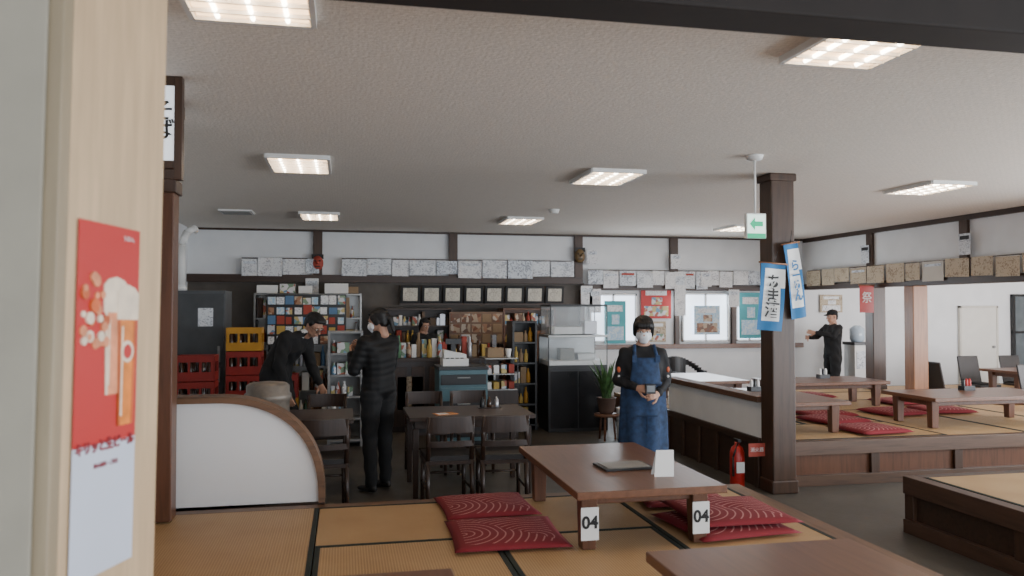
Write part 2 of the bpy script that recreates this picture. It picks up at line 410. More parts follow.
b=B('wooden_pillar',(3.905,6.69,0)); b.box((-.115,-.11,0),(.115,.11,CZ),WDZ); b.box((-.135,-.125,2.84),(.135,.125,CZ),WDZ); b.box((-.13,-.12,0),(.13,.12,.12),WDZ); b.done(.012)
b=B('low_partition_wall')
b.box((3.80,6.81,0),(3.89,9.0,.44),WDY); b.box((3.81,6.81,.44),(3.88,9.0,.80),WHITE); b.box((3.76,6.81,.80),(3.92,9.04,.855),wood('partition_cap_wood',(.12,.055,.03),axis=1,rough=.6))
for i in range(6): y=6.83+i*.42; b.box((3.775,y,.0),(3.80,y+.07,.44),WDZ)
b.box((3.77,6.81,.40),(3.80,9.0,.47),WDY); b.done(.004)
b=B('wooden_pillar',(8.06,10.95,0)); b.box((-.11,-.1,.43),(.11,.1,2.0),WDZ); b.box((-.12,-.11,.43),(.12,.11,.5),WDZ); b.done(.01)
b=B('wooden_pillar',(8.1,10.1,0)); b.box((-.12,-.1,.43),(.12,.1,2.0),WOR); b.box((-.13,-.11,.43),(.13,.11,.5),WOR); b.done(.01)

# ------------------------------------------------------------ ceiling lights
TUBE=emis('fluorescent_tube_warm',(1.0,.93,.78),18); DIFF=emis('light_diffuser_warm',(1.0,.66,.36),4.0)
for (x,y) in [(-.38,3.13),(-.38,6.93),(-.33,10.8),(2.33,3.17),(2.37,7.03),(2.38,10.8),(5.78,7.0),(5.85,11.1)]:
    b=B('ceiling_light',(x,y,CZ))
    w,d=.245,.35
    b.box((-w,-d,-.008),(w,d,0),WPL)
    for sx in (-1,1): b.box((sx*w-.012,-d,-.035),(sx*w+.012,d,0),WPL)
    for sy in (-1,1): b.box((-w,sy*d-.012,-.035),(w,sy*d+.012,0),WPL)
    b.box((-w+.02,-d+.02,-.02),(w-.02,d-.02,-.012),DIFF)
    for sx in (-.14,0,.14): b.cyl((sx,-d+.04,-.027),(sx,d-.04,-.027),.010,.010,TUBE,10)
    for i in range(5): yy=-d+.117+i*.117; b.box((-w+.01,yy-.004,-.04),(w-.01,yy+.004,-.02),WPL)
    b.done()
b=B('smoke_detector',(2.55,9.6,CZ)); b.lathe((0,0,0),[(.03,-.05),(.055,-.045),(.06,-.02),(.075,0)],WPL); b.done()
for (x,y) in [(-1.35,10.6)]:
    b=B('ceiling_vent',(x,y,CZ)); b.box((-.2,-.2,-.02),(.2,.2,0),WPL)
    for i in range(6): b.box((-.17,-.17+i*.06,-.028),(.17,-.15+i*.06,-.018),STEEL)
    b.done()
b=B('exit_sign',(3.23,5.86,0)); b.lathe((0,0,CZ-.035),[(.02,-.01),(.06,0),(.07,.03),(.07,.035)],WPL)
b.cyl((0,0,2.43),(0,0,CZ),.009,.009,WPL); b.box((-.085,-.02,2.24),(.085,.02,2.44),WPL)
b.box((-.078,-.023,2.28),(.078,-.02,2.43),emis('exit_sign_face',(.75,.95,.85),1.1))
G=emis('exit_green',(.01,.42,.2),.8)
b.prism([(-.06,2.355),(-.015,2.405),(-.015,2.375),(.055,2.375),(.055,2.335),(-.015,2.335),(-.015,2.305)],-.026,-.0232,G); b.box((-.078,-.024,2.24),(.078,-.0205,2.278),G)
b.done()

# ------------------------------------------------------------ furniture
def low_table(x0,x1,y0,y1,zt=.75,zf=.423,label=None):
    cx,cy=(x0+x1)/2,(y0+y1)/2; w,d=(x1-x0)/2,(y1-y0)/2; h=zt-zf
    b=B('low_dining_table',(cx,cy,zf))
    b.box((-w,-d,h-.04),(w,d,h),WM); ix,iy=w-.10,d-.16
    b.box((-ix,-iy-.01,h-.10),(ix,-iy+.015,h-.04),WMZ); b.box((-ix,iy-.015,h-.10),(ix,iy+.01,h-.04),WMZ)
    b.box((-ix-.01,-iy,h-.10),(-ix+.015,iy,h-.04),WMZ); b.box((ix-.015,-iy,h-.10),(ix+.01,iy,h-.04),WMZ)
    for sx in (-1,1):
        for sy in (-1,1):
            b.tbox((sx*ix,sy*iy),(.09,.09),(.075,.075),0,h-.04,WMZ)
    o=b.done(.005)
    if label:
        for sx in (-1,1):
            lb=B('table_number_card',(sx*ix,-iy-.049,h-.20),parent=o); lb.box((-.048,-.003,-.075),(.048,0,.095),WPL); lb.done()
            text(o,label,.088,(sx*ix,-iy-.0535,h-.185),INK,bold=.003)
    return o
low_table(1.15,1.97,3.88,5.26,label='04')
low_table(1.13,2.0,1.45,2.90)
low_table(-.47,.38,1.3,2.86)
low_table(4.15,4.95,7.1,8.55)
low_table(5.95,7.6,7.15,8.0)
low_table(5.3,6.8,8.95,9.75)
low_table(4.3,5.1,9.4,10.7)
low_table(8.9,10.6,7.9,8.7)
low_table(9.6,11.3,9.8,10.6)

def cushion(x,y,rz=0,z=.423,w=.30,h=.045,name='floor_cushion'):
    n=18; b=B(name,(x,y,z),rz); gr={}
    for side in (1,-1):
        for i in range(n+1):
            for j in range(n+1):
                u=-1+2*i/n; v=-1+2*j/n
                t=(1-abs(u)**4)*(1-abs(v)**4); pin=1-.04*(1-u*u)*abs(v)**3; pin2=1-.04*(1-v*v)*abs(u)**3
                zz=h*.4 + side*h*(.6 if side>0 else .4)*(t**.45)*(1 - .3*math.exp(-(u*u+v*v)*30)*(side>0))
                edge=(i in(0,n) or j in(0,n))
                if edge and side==-1: gr[(side,i,j)]=gr[(1,i,j)]; continue
                gr[(side,i,j)]=b.bm.verts.new((u*w*pin2,v*w*pin,zz))
    for side in (1,-1):
        for i in range(n):
            for j in range(n):
                f=[gr[(side,i,j)],gr[(side,i+1,j)],gr[(side,i+1,j+1)],gr[(side,i,j+1)]]
                b.bm.faces.new(f if side==1 else f[::-1])
    b._fin(list(b.bm.verts),CUSH,True); return b.done()
cushion(.87,4.96,.04,w=.29); cushion(.87,4.33,-.03,w=.31)
cushion(2.16,4.96,-.08,w=.29); cushion(2.14,4.28,.10,w=.31); cushion(2.21,4.35,-.02,z=.470,w=.31)
for (x,y,r_) in [(5.25,7.25,.1),(5.3,7.95,.2),(8.0,7.5,.1),(6.4,8.4,.1),(7.1,8.45,-.1),(5.5,8.45,.05),(7.2,9.3,0),(5.6,10.2,.1),(6.4,10.2,0),(9.4,7.4,0),(8.6,9.1,.1)]:
    cushion(x,y,r_,h=.06)

b=B('menu_folder',(1.60,4.45,.751),.05); b.box((-.15,-.11,0),(.15,.11,.012),BLACK); b.box((-.13,-.09,.012),(.13,.09,.016),plain('menu_grey_page',(.25,.24,.22),.5)); b.done(.003)
b=B('table_card_stand',(1.73,4.18,.751),-.1)
b.quad([(-.055,-.035,0),(.055,-.035,0),(.065,0,.14),(-.035,0,.14)],WPL); b.quad([(-.055,.035,0),(.055,.035,0),(.065,0.001,.14),(-.035,0.001,.14)],WPL); b.done()

def dining_chair(x,y,rz=0):
    b=B('dining_chair',(x,y,0),rz)
    for sx in (-1,1):
        b.cyl((sx*.18,.18,0),(sx*.175,.17,.43),.017,.021,CHWD,8)
        b.cyl((sx*.185,-.21,0),(sx*.18,-.18,.44),.018,.021,CHWD,8)
        b.cyl((sx*.18,-.18,.44),(sx*.18,-.235,.80),.021,.016,CHWD,8)
        b.cyl((sx*.18,.18,.2),(sx*.182,-.19,.2),.011,.011,CHWD,8)
    b.cyl((-.18,.18,.27),(.18,.18,.27),.011,.011,CHWD,8)
    b.box((-.20,-.20,.405),(.20,.20,.435),CHWD); b.box((-.195,-.185,.435),(.195,.2,.475),CHSEAT)
    n=10
    for z0,z1,yy in ((.67,.80,-.225),(.555,.60,-.205)):
        for i in range(n):
            u0=-1+2*i/n; u1=-1+2*(i+1)/n; f=lambda u: yy-.035*(1-u*u)
            vs=[b.bm.verts.new(p) for p in [(u0*.19,f(u0)-.011,z0),(u1*.19,f(u1)-.011,z0),(u1*.19,f(u1)-.011,z1),(u0*.19,f(u0)-.011,z1),(u0*.19,f(u0)+.011,z0),(u1*.19,f(u1)+.011,z0),(u1*.19,f(u1)+.011,z1),(u0*.19,f(u0)+.011,z1)]]
            for q in ((0,1,2,3),(5,4,7,6),(3,2,6,7),(1,0,4,5),(0,3,7,4),(2,1,5,6)): b.bm.faces.new([vs[k] for k in q])
            b._fin(vs,CHWD)
    return b.done()
dining_chair(.84,6.68,.03); dining_chair(1.30,6.64,-.04); dining_chair(-.17,6.72,.05); dining_chair(-.62,6.75,0)
dining_chair(.82,8.2,math.pi); dining_chair(1.3,8.2,math.pi+.05); dining_chair(-.17,8.15,math.pi)
def dining_table(x0,x1,y0,y1):
    b=B('dining_table',((x0+x1)/2,(y0+y1)/2,0)); w=(x1-x0)/2; d=(y1-y0)/2
    b.box((-w,-d,.68),(w,d,.715),WD); b.box((-w+.05,-d+.05,.61),(w-.05,d-.05,.68),CHWD)
    for sx in (-1,1):
        for sy in (-1,1): b.tbox((sx*(w-.06),sy*(d-.06)),(.055,.055),(.045,.045),0,.61,CHWD)
    return b.done(.004)
dining_table(.56,1.7,7.05,7.85); dining_table(-1.05,.08,7.05,7.85)
b=B('menu_card',(.9,7.25,.716),.3); b.box((-.1,-.07,0),(.1,.07,.004),plain('menu_orange',(.6,.25,.08),.6)); b.box((-.08,-.05,.004),(.02,.05,.005),WPL); b.done()
b=B('condiment_bottles',(1.3,7.6,.716))
for i in range(3): b.lathe((i*.07,0,.006),[(.022,0),(.024,.01),(.022,.07),(.010,.085),(.010,.1)],[BLACK,BOTB,CAN][i],12)
b.box((-.04,-.04,0),(.18,.04,.006),CHWD); b.done()

b=B('kerosene_heater',(-.55,6.12,0))
b.lathe((0,0,0),[(.17,0),(.19,.02),(.19,.10),(.15,.12),(.15,.55),(.165,.56),(.165,.60),(.155,.61),(.155,1.0),(.168,1.01),(.168,1.05),(.155,1.06),(.155,1.11),(.13,1.13),(.05,1.14)],plain('heater_drum',(.20,.17,.14),.45,metal=.3,nscale=8,var=.4),28)
b.lathe((0,0,0),[(.157,.66),(.160,.70),(.157,.74)],STEEL,28)
b.cyl((.17,0,.82),(.20,0,.82),.012,.012,BLACK); b.cyl((-.17,0,.82),(-.20,0,.82),.012,.012,BLACK); b.done()

# ------------------------------------------------------------ kitchen side
b=B('refrigerator',(-1.80,10.9,0)); b.box((-.32,-.3,.05),(.32,.3,1.9),plain('fridge_grey',(.10,.105,.11),.4,metal=.3))
FD=plain('fridge_door',(.075,.08,.085),.35,metal=.3)
b.box((-.31,-.325,.1),(.31,-.3,.95),FD); b.box((-.31,-.325,.97),(.31,-.3,1.86),FD); b.box((.24,-.36,.75),(.27,-.325,.93),STEEL); b.box((.24,-.36,1.0),(.27,-.325,1.2),STEEL); b.box((-.3,-.28,0),(.3,.28,.05),BLACK)
b.box((.0,-.328,1.45),(.18,-.325,1.68),PAPER2); b.done(.006)
b=B('white_vent_pipe',(-1.95,10.3,0))
pp=[(0,0,1.95),(0,0,2.45),(.05,.03,2.6),(.12,.1,2.66),(.1,.3,2.66)]
for p,q in zip(pp,pp[1:]): b.cyl(p,q,.045,.045,WPL,14)
b.cyl((0,0,1.9),(0,0,1.95),.06,.06,WPL,14); b.done()
def crate(b,x,y,z,m,w=.2,d=.15,h=.28):
    for s_ in (-1,1):
        b.box((x-w,y+s_*d-.008,z),(x+w,y+s_*d+.008,z+.10),m); b.box((x-w,y+s_*d-.008,z+h-.07),(x+w,y+s_*d+.008,z+h),m)
        b.box((x+s_*w-.008,y-d,z),(x+s_*w+.008,y+d,z+.10),m); b.box((x+s_*w-.008,y-d,z+h-.07),(x+s_*w+.008,y+d,z+h),m)
        for t in (-.9,-.3,.3,.9): b.box((x+t*w-.012,y+s_*d-.007,z+.1),(x+t*w+.012,y+s_*d+.007,z+h-.07),m)
        for t in (-.9,.9): b.box((x+s_*w-.007,y+t*d-.012,z+.1),(x+s_*w+.007,y+t*d+.012,z+h-.07),m)
    b.box((x-w,y-d,z),(x+w,y+d,z+.012),m)
    for i in range(4):
        for j in range(3):
            b.lathe((x-w*.75+i*w*.5,y-d*.65+j*d*.65,z+.012),[(.028,0),(.03,.01),(.03,.15),(.012,.21),(.012,.25)],BOTB,8)
b=B('beer_crate_stack')
for k in range(4): crate(b,-1.62,9.5,k*.29,CRRED)
for k in range(5): crate(b,-1.20,10.3,k*.29,YEL if k in (1,) else (CRRED if k<4 else YEL))
for k in range(3): crate(b,-.77,10.3,k*.29,YEL if k%2 else CRRED)
b.done()
def shelf(name,x0,x1,y0,y1,z1,levels,mat,goods,dens=.12,gh=.24,z0=0):
    b=B(name,(x0,y0,z0)); w=x1-x0; d=y1-y0
    b.box((0,0,0),(.03,d,z1),mat); b.box((w-.03,0,0),(w,d,z1),mat); b.box((0,d-.015,0),(w,d,z1),mat)
    for k in range(levels+1):
        z=.06+(z1-.09)*k/levels; b.box((.03,0,z),(w-.03,d-.015,z+.025),mat)
        if k==levels: break
        x=.04; hh=(z1-.09)/levels-.05
        while x<w-.10:
            ww=.04+random.random()*dens; h=hh*(.5+.5*random.random()); g=random.choice(goods)
            if random.random()<.45: b.lathe((x+.032,.08+random.random()*.05,z+.025),[(.028,0),(.031,.01),(.031,h*.6),(.013,h*.78),(.013,h)],g,10); x+=.072
            elif x+ww<w-.04:
                b.box((x,.03+random.random()*.04,z+.025),(x+ww,d-.06,z+.025+h),g); x+=ww+.008
            else: break
    return b.done(.002)
G1=[MUTR,WPL,CARD,BOTB,BOTG,FLYER,MUTE,CAN,BOTB,MUTY,FLYER]
G2=[plain('box_brown',(.14,.09,.055),.6),FLYER,CARD,WPL,MUTR,BOTB,CAN,PHOTO,MUTG,MUTY,FLYER]
shelf('drinks_shelf',-1.32,.25,12.3,12.7,1.9,5,STEEL,G1,.08)
shelf('kitchen_shelf',.55,1.65,12.35,12.75,1.68,6,WD,G2,.08)
shelf('kitchen_shelf',2.45,3.3,12.35,12.75,1.68,6,WM,G2+[FLYER],.08)
shelf('magazine_rack',-.2,.22,9.9,10.15,1.40,5,plain('rack_grey',(.28,.28,.28),.5),[FLYER,WPL,FLYER,PAPER,PHOTO],.2)
shelf('crate_shelf',2.25,2.60,10.7,11.1,1.5,5,BLACK,[YEL,CARD,MUTY,FLYER],.1)
b=B('cardboard_boxes',(-.9,12.45,1.901))
for (x,w_,h) in [(-.38,.3,.12),(-.05,.22,.14),(.22,.2,.11),(.6,.35,.15),(.95,.15,.1)]: b.box((x,-.13,0),(x+w_,.13,h),random.choice([CARD,WPL,CARD,FLYER]))
b.done(.003)
b=B('flyer_board',(-.60,11.95,0)); b.box((-.5,0,1.15),(.62,.03,1.88),BLACK)
for i in range(9):
    for j in range(5):
        x=-.49+i*.123+random.random()*.01; z_=1.16+j*.143; hh=.09+random.random()*.045; b.box((x,-.006,z_),(x+.08+random.random()*.04,0,z_+hh),random.choice([FLYER,PAPER,PAPER2,FLYER,PHOTO,FLYER,PAPERB,MUTR,MUTE,MUTY]))
for xx in (-.48,.5): b.box((xx,0,0),(xx+.03,.03,1.15),BLACK)
b.done()
b=B('serving_counter',(1.75,11.1,0)); b.box((-1.15,-.2,0),(.35,.2,.95),CHWD); b.box((-1.2,-.24,.95),(.4,.24,1.0),WD)
for i in range(6): b.box((-1.1+i*.24,-.215,.08),(-.92+i*.24,-.2,.88),WDZ)
b.box((-.2,-.215,.35),(.0,-.205,.75),FLYER); b.box((-.5,-.215,.4),(-.3,-.205,.7),PAPER); b.box((-1.05,-.215,.3),(-.7,-.205,.75),PAPERT); b.box((.05,-.215,.45),(.3,-.205,.85),PAPER); b.done(.004)
b=B('counter_goods',(1.75,11.05,1.001))
for i in range(21):
    x=-1.1+i*.07; g=random.choice(G1+G2+[WPL,FLYER]); h=.08+.26*random.random()
    if i%2: b.lathe((x,random.uniform(-.1,.05),0),[(.032,0),(.035,.01),(.035,h*.6),(.015,h*.8),(.018,h)],g,12)
    else: b.box((x-.03,-.06,0),(x+.035,.06,h),g)
b.done(.003)
b=B('drawer_cabinet',(1.43,9.95,0)); CT=plain('cabinet_teal',(.075,.16,.19),.4)
b.box((-.30,-.25,.05),(.30,.25,.92),CT); b.box((-.31,-.27,.92),(.31,.26,.96),BLACK)
for k in range(5): z_=.1+k*.16; b.box((-.28,-.265,z_),(.28,-.25,z_+.125),BLACK if k%2==0 else CT); b.box((-.08,-.28,z_+.08),(.08,-.265,z_+.095),STEEL)
b.box((-.28,-.23,0),(.28,.23,.05),BLACK); b.done(.004)
b=B('cash_register',(1.35,9.97,.961)); b.box((-.16,-.15,0),(.16,.15,.09),WPL); b.prism([(-.14,.09),(.14,.09),(.14,.14),(-.14,.2)],-.1,.12,WPL); b.box((-.03,.08,.15),(.03,.1,.28),BLACK); b.box((-.1,.07,.26),(.1,.11,.33),BLACK)
for i in range(4):
    for j in range(3): b.box((-.12+i*.06,-.14+j*.03,.09),(-.08+i*.06,-.12+j*.03,.1),BLACK)
b.done(.003)
b=B('glass_display_case',(1.98,10.3,0)); b.box((-.22,-.22,0),(.22,.22,.62),CHWD)
for z_ in (.62,.82,1.02): b.box((-.22,-.22,z_),(.22,.22,z_+.015),STEEL)
for sx in (-.22,.205):
    for sy in (-.22,.205): b.box((sx,sy,.62),(sx+.015,sy+.015,1.03),BLACK)
for i in range(4):
    for z_ in (.635,.835): b.box((-.19+i*.1,-.15,z_),(-.12+i*.1,.1,z_+.07+.05*random.random()),random.choice([FLYER,WPL,MUTY,PHOTO,MUTR]))
b.box((-.16,-.1,1.036),(.05,.1,1.16),CARD); b.lathe((.13,0,1.036),[(.03,0),(.045,.1),(.04,.11)],WPL,12); b.done(.002)
CERT=printed('certificate_print',(.66,.63,.54),(.4,.36,.3),(60,60,60),.43)
for i in range(8):
    x=1.02+i*.34
    b=B('framed_certificate',(x,12.79,1.76)); R=Matrix.Rotation(math.radians(10),3,'X')
    b.box((-.155,-.01,0),(.155,.012,.28),BLACK,R,(0,0,0)); b.box((-.115,-.016,.035),(.115,-.009,.245),CERT,R,(0,0,0)); b.done(.003)
b=B('trim_4'); b.box((.85,12.74,1.73),(3.6,12.82,1.755),WD); b.done()
b=B('photo_notice_board',(2.0,12.26,0)); b.box((-.42,-.02,1.12),(.42,.02,1.62),wood('board_wood',(.18,.10,.055),axis=0))
for i in range(5):
    for j in range(3): b.box((-.4+i*.165,-.028,1.14+j*.16),(-.26+i*.165,-.018,1.27+j*.16),random.choice([PHOTO,PHOTO,FLYER,PHOTO,CARD]))
for xx in (-.4,.37): b.box((xx,-.01,0),(xx+.03,.015,1.12),CHWD)
b.done(.002)
b=B('microwave_oven',(2.85,12.1,.0)); b.box((-.3,-.18,0),(.3,.2,.85),STEEL); b.box((-.26,-.2,.86),(.26,.2,1.15),WPL); b.box((-.22,-.21,.9),(.1,-.2,1.1),BLACK); b.done(.006)

b=B('aquarium_display',(3.12,10.75,0)); w=.42;d=.28
GB=plain('black_gloss',(.015,.015,.017),.15)
b.box((-w,-d,0),(w,d,.86),BLACK); b.box((-w+.03,-d-.012,.05),(-.01,-d,.82),GB); b.box((.01,-d-.012,.05),(w-.03,-d,.82),GB)
b.box((-w,-d,.86),(w,d,.90),BLACK)
for (z0,z1,x0) in ((.90,1.28,-w),(1.32,1.70,-w+.03)):
    x1=w
    for (sx,sy) in ((x0,-d),(x1-.012,-d),(x0,d-.012),(x1-.012,d-.012)): b.box((sx,sy,z0),(sx+.012,sy+.012,z1),BLACK)
    b.box((x0+.012,-d,z0),(x1-.012,-d+.006,z1),CLEAR); b.box((x0,-d+.01,z0),(x0+.006,d-.01,z1),CLEAR)
    b.box((x0,d-.008,z0),(x1,d,z1),plain('tank_backing_low',(.62,.66,.68),.5) if z0<1 else CLEAR)
    b.box((x0,-d,z1),(x1,d,z1+.03),BLACK if z0>1 else STEEL)
b.box((-w+.02,-d+.02,.90),(w-.02,d-.02,.96),WPL); b.box((-.2,-.1,.96),(0,.1,1.12),plain('aquarium_stone',(.2,.2,.18),.9)); b.box((.05,-.1,.96),(.3,.15,1.05),STEEL)
b.box((-.3,-.15,1.32),(.1,.15,1.42),WPL); b.box((.15,-.1,1.32),(.33,.1,1.5),CAN)
b.done(.002)
b=B('wooden_cabinet',(2.80,11.45,0)); b.box((-.1,-.1,0),(.1,.1,1.45),CHWD); b.box((-.08,-.11,.9),(.08,-.1,1.35),WOR); b.done(.004)

b=B('potted_snake_plant',(3.28,9.75,0))
b.cyl((0,0,.30),(0,0,.33),.16,.16,WM)
for k in range(3): a=k*2.1; b.cyl((.12*math.cos(a),.12*math.sin(a),0),(.09*math.cos(a),.09*math.sin(a),.31),.014,.014,WM,8)
b.lathe((0,0,.33),[(.08,0),(.1,.04),(.12,.2),(.13,.21),(.11,.2),(.02,.19)],TERRA)
for k in range(24):
    a=k*2.4; l=.28+random.random()*.24; t=.04+random.random()*.12; bx,by=.05*math.cos(a),.05*math.sin(a); wv=Vector((-math.sin(a),math.cos(a),0))*.026
    prev=None
    for s_ in range(6):
        f=s_/5; p=Vector((bx+math.cos(a)*t*f*f*2.0,by+math.sin(a)*t*f*f*2.0,.53+l*f)); ww=wv*(1-f*f)*(1.2)
        cur=(b.bm.verts.new(p-ww),b.bm.verts.new(p+ww+Vector((0,0,.001))))
        if prev: b.bm.faces.new((prev[0],prev[1],cur[1],cur[0])); b._fin(prev+cur,GREEN,True)
        prev=cur
b.done()
b=B('umbrella_stand',(3.50,9.75,0)); b.lathe((0,0,0),[(.07,0),(.075,.01),(.085,.38),(.09,.4),(.08,.4),(.07,.02)],WPL); b.cyl((.02,0,.03),(.05,.02,.62),.008,.012,BLACK,8); b.done()

def window(name,x0,x1,z0,z1,y=12.9,pane=SKYPANE):
    b=B(name,(0,y,0)); b.box((x0,-.03,z0),(x1,-.012,z1),pane)
    for xx in (x0-.02,(x0+x1)/2-.015,x1-.01): b.box((xx,-.06,z0-.02),(xx+.03,-.0,z1+.02),STEEL)
    for zz in (z0-.02,z1-.01): b.box((x0-.02,-.06,zz),(x1+.02,0,zz+.03),STEEL)
    return b.done(.002)
window('window_1',4.05,4.85,1.12,1.9); window('window_2',5.72,6.55,1.12,1.92); window('window_3',6.72,7.2,1.12,1.92)
def poster(x0,x1,z0,z1,m,y=12.86,name='wall_poster',m2=None):
    b=B(name,((x0+x1)/2,y-.035,z0)); w=(x1-x0)/2; h=z1-z0; b.box((-w,-.004,0),(w,0,h),m)
    b.box((-w*.8,-.006,h*.08),(w*.8,-.004,h*.4),m2 or FLYER); b.box((-w*.7,-.006,h*.75),(w*.7,-.004,h*.9),PAPER)
    b.box((-w*.3,-.0065,h*.45),(w*.4,-.004,h*.68),m2 or PHOTO); b.done()
poster(4.28,4.66,1.08,1.8,TEAL,m2=PAPERB); poster(4.95,5.5,1.5,2.03,PINKR,12.9,m2=FLYER); poster(5.05,5.4,1.1,1.45,PAPERT,12.9); poster(5.90,6.38,1.22,1.72,PAPERB,12.85,m2=PHOTO); poster(6.75,7.18,1.15,1.95,TEAL,12.86,m2=PAPERB)
poster(7.35,7.75,1.4,1.9,PAPERT,12.9); poster(8.35,8.8,1.6,1.92,PAPERT,12.9,m2=PAPER)
b=B('door_1',(11.65,12.89,0)); b.box((-.38,-.05,.0),(.38,0,1.68),plain('door_white',(.70,.68,.63),.5,var=.03)); b.box((-.42,-.06,0),(-.38,0,1.72),CREAM); b.box((.38,-.06,0),(.42,0,1.72),CREAM); b.box((-.42,-.06,1.68),(.42,0,1.72),CREAM); b.cyl((.3,-.09,.95),(.3,-.05,.95),.025,.025,STEEL); b.done(.004)
b=B('window_4',(12.75,12.89,0)); b.box((-.32,-.03,.6),(.55,-.01,1.9),plain('window_dark_glass',(.12,.14,.15),.1))
for xx in (-.36,.08,.52): b.box((xx,-.07,.56),(xx+.05,0,1.94),BLACK)
for zz in (.56,1.2,1.9): b.box((-.36,-.06,zz),(.57,0,zz+.04),BLACK)
b.done()

def paper_row(name,loc,rz,length,z0,z1,ms,wr=(.2,.42),gap=.012,hv=.03):
    b=B(name,loc,rz); x=0
    while x<length:
        w=random.uniform(*wr); top=z1-random.random()*hv; bot=z0+random.random()*hv*2
        dy=random.uniform(-.012,.004); tl=Matrix.Rotation(random.uniform(-.025,.025),3,'Y')
        b.box((x,-.003+dy-.01,bot),(x+w,dy-.01,top),random.choice(ms),tl)
        if random.random()<.3: b.box((x+w*.1,-.0045+dy-.01,top-.07),(x+w*.9,dy-.0125,top-.035),random.choice([PAPER3,MUTR,PAPER3]))
        x+=w+gap*random.uniform(.5,2)
    b.box((0,-.004,z1-.02),(length,.0,z1-.005),WD)
    return b.done()
paper_row('hanging_menu_papers',(-1.55,12.775,0),0,.98,2.17,2.46,[PAPER,PAPER2,PAPER3])
paper_row('hanging_menu_papers',(-.05,12.775,0),0,3.75,2.16,2.47,[PAPER,PAPER2,PAPER3,PAPER2,PAPER],hv=.04)
paper_row('hanging_menu_papers',(3.98,12.775,0),0,3.9,2.0,2.33,[PAPER,PAPER2,PAPER,PAPER3],wr=(.2,.3),hv=.05)
paper_row('hanging_menu_papers',(7.94,12.6,0),-math.pi/2,5.8,2.05,2.34,[PAPERT,PAPERT,PAPERT,PAPERT,PAPER2,CREAM],wr=(.28,.42),gap=.03)
for (x,z0,z1) in [(-.5,1.78,2.14),(3.95,1.7,2.05),(4.1,1.6,2.0),(5.62,1.55,2.3),(5.55,2.35,2.6),(4.05,2.4,2.65),(6.1,2.05,2.3),(6.62,1.7,2.0)]:
    b=B('wall_notice',(x,12.755,z0)); b.box((-.1,-.003,0),(.1,0,z1-z0),PAPER); b.box((-.08,-.0045,(z1-z0)*.7),(.08,-.003,(z1-z0)*.9),PAPER3); b.done()
for y in (9.0,11.05):
    b=B('wall_notice',(7.96,y,2.38)); b.box((0,-.1,0),(.003,.1,.28),PAPER2); b.box((-.002,-.08,.2),(0,.08,.25),INK); b.done()
def wmask(x,z,m):
    b=B('carved_wall_mask',(x,12.78,z)); b.ell((0,0,0),(.09,.05,.12),m); b.cyl((0,-.03,0),(0,-.13,.01),.022,.014,m,10); b.ell((-.035,-.045,.035),(.016,.012,.012),INK,8); b.ell((.035,-.045,.035),(.016,.012,.012),INK,8); b.box((-.04,-.05,-.06),(.04,-.035,-.045),INK); b.box((-.09,-.01,.07),(.09,.03,.14),HAIR); b.done()
wmask(-.42,2.38,MUTR); wmask(3.84,2.55,plain('mask_gold',(.16,.10,.04),.4))

def banner(x,y,z0,z1,w,tilt,txt,rz=0,m=WPL,ink=INK):
    e=empty('hanging_banner',(x,y,z1),rz); e.rotation_euler=(0,tilt,rz)
    h=z1-z0; b=B('cloth',parent=e); n=14
    prev=None
    for i in range(n+1):
        f=i/n; z=-h*f; row=[]
        for j in range(7):
            u=-1+2*j/6; row.append(b.bm.verts.new((u*w/2,.012*math.sin(u*3+f*4),z)))
        if prev:
            for j in range(6):
                fc=b.bm.faces.new((prev[j],prev[j+1],row[j+1],row[j])); fc.smooth=True
                fc.material_index=b.mi(BLUE if (f<.12 or f>.86 or (j==0) or (j==5 and f>.4)) else m)
        prev=row
    b.done(); b=B('pole',parent=e); b.cyl((-w/2-.02,0,.005),(w/2+.02,0,.005),.008,.008,WOR,8); b.cyl((0,0,.005),(.04,.0,.12),.003,.003,BLACK,6); b.done()
    text(e,txt,w*.60,(0.0,-.022,-h*.5),ink,vertical=True,bold=.003)
banner(3.70,6.40,1.48,2.07,.24,.07,'あま酒'); banner(3.94,6.52,1.58,2.26,.18,-.16,'らーめん',.25,ink=BLUE)
e=empty('hanging_banner',(7.8,10.8,2.03)); b=B('cloth',parent=e); b.box((-.12,-.01,-.42),(.12,0,0),RED); b.cyl((-.14,-.005,.0),(.14,-.005,.0),.01,.01,WOR,8); b.done(); text(e,'祭',.18,(0,-.015,-.2),WPL)
b=B('fire_extinguisher',(3.60,6.9,0)); b.lathe((0,0,0),[(.06,0),(.068,.015),(.068,.33),(.05,.38),(.022,.40),(.022,.43)],RED); b.box((-.015,-.05,.43),(.015,.05,.455),BLACK); b.cyl((0,-.02,.42),(-.07,-.06,.30),.009,.009,BLACK,8); b.cyl((-.07,-.06,.30),(-.065,-.05,.12),.009,.012,BLACK,8); b.box((-.04,-.0705,.15),(.04,-.06,.25),WPL); b.done()
b=B('extinguisher_sign',(3.62,6.72,.32)); b.box((.0,-.004,0),(.165,0,.12),MUTR); so=b.done(); text(so,'消火器',.045,(.083,-.006,.06),WPL)

